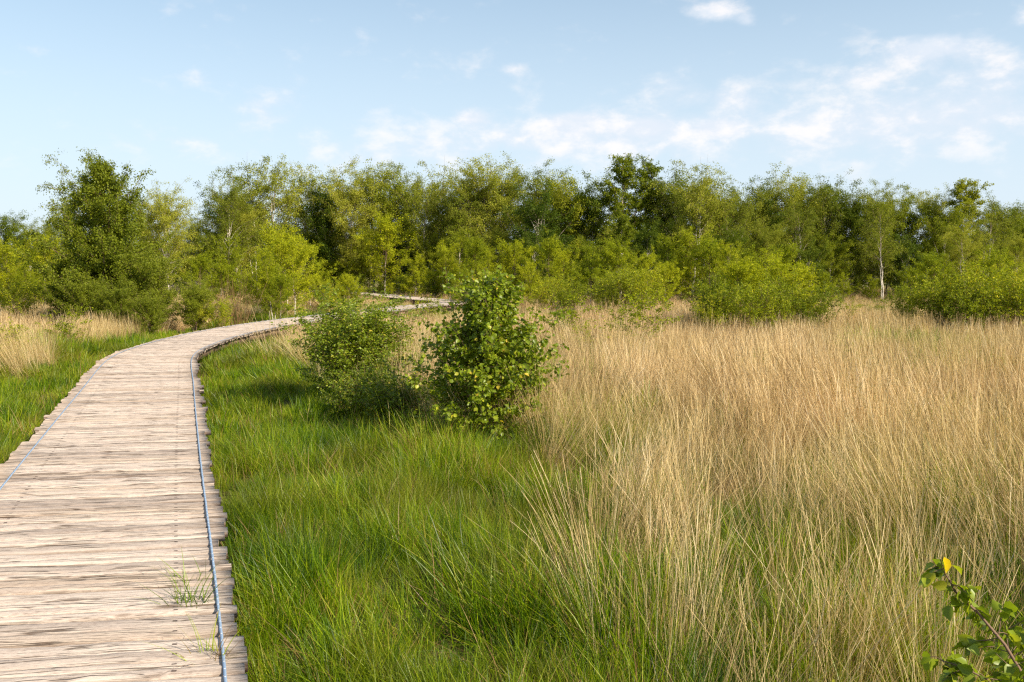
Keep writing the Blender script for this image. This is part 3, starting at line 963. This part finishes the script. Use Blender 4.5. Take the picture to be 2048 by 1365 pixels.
# darker trees filling the wood behind and below the skyline
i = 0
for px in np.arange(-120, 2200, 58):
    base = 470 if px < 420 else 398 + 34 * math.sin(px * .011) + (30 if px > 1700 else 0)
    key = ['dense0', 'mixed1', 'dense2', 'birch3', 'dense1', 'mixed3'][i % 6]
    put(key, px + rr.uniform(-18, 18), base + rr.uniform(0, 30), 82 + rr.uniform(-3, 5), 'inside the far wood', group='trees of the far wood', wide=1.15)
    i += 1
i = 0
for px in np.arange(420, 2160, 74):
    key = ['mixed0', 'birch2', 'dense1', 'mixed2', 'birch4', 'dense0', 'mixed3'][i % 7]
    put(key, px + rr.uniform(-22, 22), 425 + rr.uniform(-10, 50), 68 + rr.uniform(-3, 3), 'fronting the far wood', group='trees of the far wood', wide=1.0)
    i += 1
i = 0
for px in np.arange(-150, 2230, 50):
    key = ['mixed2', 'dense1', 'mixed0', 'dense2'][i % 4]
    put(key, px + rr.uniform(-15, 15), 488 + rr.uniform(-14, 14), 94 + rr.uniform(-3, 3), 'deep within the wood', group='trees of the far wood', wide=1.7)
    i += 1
# young birches in front of the wood
YB_ = [(-40, 470, 46), (20, 478, 44), (60, 520, 38), (90, 470, 50), (0, 545, 33), (400, 500, 44), (455, 470, 52), (520, 500, 40), (575, 448, 38), (620, 480, 48), (560, 540, 33), (665, 470, 56), (720, 480, 52),
       (770, 428, 58), (830, 500, 56), (700, 545, 44), (655, 560, 38), (780, 560, 52), (870, 540, 54), (900, 480, 60), (950, 470, 60), (930, 540, 54), (985, 500, 58), (1030, 480, 60), (1060, 520, 54), (1095, 470, 60),
       (1130, 500, 56), (1180, 486, 54), (1240, 478, 54), (1210, 540, 50), (1290, 500, 58), (1340, 470, 60), (1270, 560, 46), (1330, 520, 50), (1385, 450, 60), (1420, 470, 58), (1460, 480, 56), (1500, 490, 58),
       (1555, 486, 54), (1600, 530, 52), (1650, 540, 62), (1690, 545, 64), (1740, 548, 64), (1870, 500, 52), (1930, 520, 54), (1990, 500, 44), (2050, 520, 46), (2100, 500, 46), (1820, 530, 60)]
for j, (px, top, d) in enumerate(YB_):
    put('young%d' % (j % 5), px, top, d, 'before the wood', group='young birches before the wood', wide=rr.uniform(.95, 1.3))
# low bushes closing the foot of the wood
for j, px in enumerate(np.arange(-60, 1380, 52)):
    if 150 < px < 420 or (px > 1000 and j % 3 == 0): continue
    d = 46 + rr.uniform(-3, 12)
    put('bush%d' % (j % 4), px + rr.uniform(-15, 15), 548 + rr.uniform(-14, 16), d, 'below the wood', cat='bush', group='low bushes at the foot of the wood', wide=1.25)

# the big thicket on the right and the yellow bushes
for (px, top, d, k, wd) in [(1415, 545, 25, 'bush0', 1.1), (1470, 512, 26, 'young0', 1.6), (1530, 498, 27, 'young2', 1.7), (1588, 522, 26, 'young4', 1.6), (1500, 555, 24, 'bush2', 1.2), (1565, 552, 24.5, 'bush0', 1.1), (1628, 565, 25, 'bush1', 1.0), (1430, 575, 24, 'bush3', 1.1)]:
    put(k, px, top, d, 'within the big thicket', cat='bush', group='birch bushes of the big thicket', wide=wd)
for (px, top, d, k, wd) in [(1815, 568, 27, 'bush1', .9), (1865, 545, 26, 'bush0', 1.1), (1925, 550, 25.5, 'bush3', 1.2), (1985, 525, 25, 'bush2', 1.2), (2045, 548, 25, 'bush1', 1.1), (2005, 492, 30, 'young1', 1.3), (1955, 565, 24.5, 'bush0', 1.1), (2100, 530, 25, 'bush2', 1.2)]:
    put(k, px, top, d, 'in the yellowing row', cat='bush', group='yellowing bushes at the right', wide=wd)

# big bushy birch on the left, with its lower neighbours
proto('bigleft', 'leaf_tree', seed=301, H=6.2, Rc=2.15, t0=.03, pa=.14, pb=1.35, nbr=170, nsub=14, nleaf=105000, lsize=.08, droop=.15, elev=40, trad=.06, twig=.55, jit=.08, stems=2, spread=.05, tintmean=.42)
plant('bigleft', 'birch_tree', atd(212, 30), 30, height_for(322, 30), 'big bushy dark green birch left of the boardwalk bend', 'tree', None, .6, 1.0)
proto('lowleft', 'leaf_tree', seed=303, H=3.4, Rc=1.2, t0=.04, pa=.3, pb=.6, nbr=90, nsub=10, nleaf=36000, lsize=.065, droop=.1, elev=45, trad=.03, twig=.6, jit=.07, stems=5, spread=.22, base_r=.5, tintmean=.52)
plant('lowleft', 'birch_bush', atd(312, 29), 29, height_for(490, 29), 'dark green bush filling the foot of the big birch on its right', 'bush', None, 1.0, 1.0)
plant('lowleft', 'birch_bush', atd(385, 28.5), 28.5, height_for(555, 28.5), 'low dark bush beside the boardwalk bend', 'bush', None, 2.0, 1.2)
plant('lowleft', 'birch_bush', atd(130, 30), 30, height_for(500, 30), 'dark green bush filling the foot of the big birch on its left', 'bush', None, 3.1, 1.0)
for (px, top, d, lab) in [(170, 545, 27.5, 'low dark bush in front of the big birch, behind the left straw patch'), (245, 560, 27, 'low dark bush at the foot of the big birch trunk'), (300, 580, 26.5, 'low bush between the big birch and the boardwalk bend')]:
    plant('lowleft', 'birch_bush', atd(px, d), d, height_for(top, d), lab, 'bush', 'low bushes under the big birch', px * .1, 1.3)
for (px, top, d, k) in [(545, 490, 34, 'young2'), (590, 470, 36, 'young3'), (40, 560, 30, 'bush1'), (430, 590, 28.5, 'bush2')]:
    put(k, px, top, d, 'close to the boardwalk', cat='bush' if 'bush' in k else 'tree', wide=1.15)

# foreground bushes
proto('fore_tall', 'leaf_near', seed=411, H=2.0, Rc=.68, t0=.02, pa=.24, pb=1.35, nbr=160, nsub=12, nleaf=15000, lsize=.050, droop=.05, elev=36, trad=.016, twig=.75, jit=.025, stems=2, spread=.07, base_r=.08, shape='near', asp=.85, tintmean=.58, yellow=.03)
proto('fore_left', 'leaf_near', seed=402, H=1.75, Rc=.72, t0=.02, pa=.30, pb=.5, nbr=120, nsub=13, nleaf=32000, lsize=.043, droop=.05, elev=46, trad=.014, twig=.8, jit=.04, stems=6, spread=.20, base_r=.35, shape='near', asp=.7, tintmean=.56, yellow=.05)
proto('fore_low', 'leaf_near', seed=403, H=1.0, Rc=.55, t0=.05, pa=.30, pb=.5, nbr=90, nsub=10, nleaf=9000, lsize=.042, droop=.1, elev=35, trad=.012, twig=1.0, jit=.03, stems=6, spread=.30, base_r=.3, shape='near', asp=.75, tintmean=.42, yellow=.05)
plant('fore_tall', 'birch_bush', atd(965, 9.9), 9.9, height_for(545, 9.9), 'upright leafy birch bush in the middle foreground, nearest and glossiest', 'bush', None, .3, 1.15)
plant('fore_left', 'birch_bush', atd(712, 13.2), 13.2, height_for(585, 13.2), 'broad leafy bush left of the upright one, beside the boardwalk', 'bush', None, 1.2, 1.5)
plant('fore_low', 'birch_bush', atd(795, 11.0), 11.0, height_for(712, 11.0), 'low shaded bush linking the two foreground bushes', 'bush', None, 2.2, 1.35)
plant('fore_low', 'birch_bush', atd(1030, 9.2), 9.2, height_for(872, 9.2), 'small low leafy bush in the dry grass at the foot of the upright bush', 'bush', None, 4.0, .9)
plant('fore_low', 'birch_bush', atd(722, 11.9), 11.9, height_for(715, 11.9), 'small bush at the front of the broad leafy one', 'bush', None, 5.0, 1.25)

SP = [(1135, 575, 21, 'leafy sapling in the straw right of the foreground bush'), (1280, 572, 19, 'taller sparse sapling alone in the straw'), (1708, 680, 15.5, 'tiny dark sapling in the straw below the meadow gap'),
      (1810, 752, 12.5, 'tiny sapling in the straw near the right edge'), (1500, 825, 10.6, 'tiny green sprig in the thick of the straw'), (1405, 728, 14, 'small sprig in the straw below the big thicket'),
      (130, 615, 21, 'small sapling at the edge of the left straw patch'), (6, 640, 18, 'sapling cut by the left edge of the photo'), (1170, 640, 19, 'low twiggy sapling beside the leafy sapling'), (870, 590, 30, 'low sapling before the far boardwalk'),
      (830, 600, 31, 'sapling by the hidden corner of the boardwalk'), (1700, 600, 30, 'small bush in the meadow gap'), (1760, 592, 32, 'yellowish small bush right in the meadow gap'), (1240, 600, 24, 'small sapling left of the taller sparse one')]
for j, (px, top, d, lab) in enumerate(SP):
    plant('sparse%d' % (j % 2), 'birch_sapling', atd(px, d), d, height_for(top, d), lab, 'sapling', 'saplings in the straw', rr.uniform(0, 6), 1.5 if d > 17 else 1.1)

# tall dead stems by the bend
V, f, T = blades(np.random.RandomState(90), 150, .55, .9, 1.9, .22, .25, .010, 5, .8, (0, .75))
o = mk('dead_stem_clump', V, f, M['litter'], attrs={'tint': T})
o.location = (atd(470, 29.5), 29.5, 0)
tag(o, 'clump of tall bare reddish brown stems behind the boardwalk bend', 'dead stems')

# near sapling leaning in from the lower right corner
def pt(px, py, d):
    v = ray(px, py); v = v / v[1] * d
    return np.array([v[0], v[1], v[2] + EYE])


def leaning_sapling():
    r = np.random.RandomState(55)
    root = bpy.data.objects.new('birch_sapling', None); COL.objects.link(root)
    b0 = np.array([1.72, 2.55, 0.0])
    root.location = b0
    tag(root, 'leafy birch sapling leaning in at the lower right corner', 'sapling')
    V, Fs, Rd, c = [], [], [], 0
    stems = [[b0, pt(2075, 1400, 2.62), pt(2010, 1290, 2.68), pt(1955, 1225, 2.72), pt(1915, 1190, 2.74), pt(1892, 1150, 2.76), pt(1880, 1118, 2.77)],
             [b0 + [.02, .03, 0], pt(2120, 1390, 2.5), pt(2085, 1280, 2.55), pt(2050, 1200, 2.6)],
             [b0 + [-.02, .05, 0], pt(2030, 1420, 2.75), pt(1975, 1360, 2.8), pt(1925, 1335, 2.85), pt(1880, 1320, 2.9)],
             [b0 + [0, .05, 0], pt(2090, 1420, 2.8), pt(2030, 1345, 2.9), pt(2010, 1260, 2.95)]]
    seg = []
    for k_, P in enumerate(stems):
        P = np.array(P)
        c = tube(P, .0065 if k_ == 0 else .005, .0014, 6, V, Fs, Rd, c)
        for j in range(1, len(P) - 1):
            for q in range(5 if j < 4 else 3):
                u = r.rand()
                p = P[j] * (1 - u) + P[j + 1] * u
                d_ = r.normal(0, 1, 3) * np.array([1, .8, .45]); d_ /= np.linalg.norm(d_)
                L = r.uniform(.05, .15) * (1 if j < 3 else .6)
                tp = np.array([p, p + d_ * L * .5, p + d_ * L + np.array([0, 0, -.012])])
                c = tube(tp, .0016, .0008, 4, V, Fs, Rd, c)
                seg += [(tp[0], tp[1], d_), (tp[1], tp[2], d_), (tp[1], tp[2], d_)]
    mk('trunk', np.concatenate(V) - b0, Fs, M['bark'], root, {'rad': np.concatenate(Rd) * .5}, smooth=True)
    n = 330
    ch = r.randint(0, len(seg), n); u = r.rand(n)[:, None]
    A = np.array([s_[0] for s_ in seg]); B = np.array([s_[1] for s_ in seg]); D = np.array([s_[2] for s_ in seg])
    LP = A[ch] * (1 - u) + B[ch] * u + r.normal(0, .006, (n, 3))
    LD = D[ch] * .7 + r.normal(0, .5, (n, 3)) + np.array([0, 0, -.5])
    lv, lf, k = leaf_geo(r, LP, LD, .044, 'near', .85)
    ti = np.clip(r.normal(.62, .2, n), 0, .92)
    mk('crown', lv - b0, lf, M['leaf_near'], root, {'tint': np.repeat(ti, k)})
    lv, lf, k = leaf_geo(r, np.array([pt(1888, 1114, 2.76)]), np.array([[.1, -.3, -1.0]]), .046, 'near', .8)
    yl = mk('yellow_leaf', lv - b0, lf, M['yellow_leaf'], root, {'tint': np.full(k, .5)})
    yl['label'] = 'single bright yellow leaf'


leaning_sapling()
proto('sprig', 'leaf_near', seed=505, H=.45, Rc=.16, t0=.3, pa=.3, pb=.6, nbr=12, nsub=3, nleaf=60, lsize=.040, droop=.1, elev=45, trad=.004, twig=1.5, jit=.01, stems=2, spread=.12, base_r=.04, shape='near', asp=.85, tintmean=.75)
plant('sprig', 'birch_sapling', atd(1655, 3.9), 3.9, height_for(1305, 3.9), 'small yellow-green sprig at the bottom edge, left of the corner sapling', 'sapling')

# white-stemmed birches standing forward of the wood
for j, (px, top, d, k) in enumerate([(1395, 330, 52, 'airy1'), (848, 350, 60, 'airy0'), (930, 360, 58, 'airy2'), (1458, 375, 52, 'airy0'), (1765, 372, 50, 'airy1'), (1932, 440, 46, 'airy2'), (1978, 400, 48, 'airy0'), (606, 332, 68, 'airy1'), (1240, 420, 50, 'spire1'), (1600, 400, 52, 'airy2')]):
    e = plant(k, 'birch_tree', atd(px, d), d, height_for(top, d), 'tree', 'tree', 'white-stemmed birches before the wood', rr.uniform(0, 6), .95)
    PENDING.setdefault(LOOK[k.rstrip('012')] + ' before the wood, ' + where(px), []).append((px, e))

# grass growing up between the planks
for j, (px, py, n_, lab) in enumerate([(375, 1207, 34, 'tuft of green grass growing through the deck beside the strap'), (415, 1312, 16, 'thin grass tuft by the strap at the bottom of the deck'),
                                       (384, 1160, 12, 'few green blades sprouting between planks above the larger tuft')]):
    x, y = onz(px, py, DECK)
    V, f, T = blades(np.random.RandomState(70 + j), n_ * 2, .06, .06, .24, .50, .8, .0034, 5, 1, (.1, .7))
    V[:, 0] *= 1.5
    o = mk('grass_tuft', V, f, M['grass'], attrs={'tint': T})
    o.location = (x, y, DECK - .01)
    tag(o, lab, 'grass tuft', 'grass tufts on the deck')

name_them()
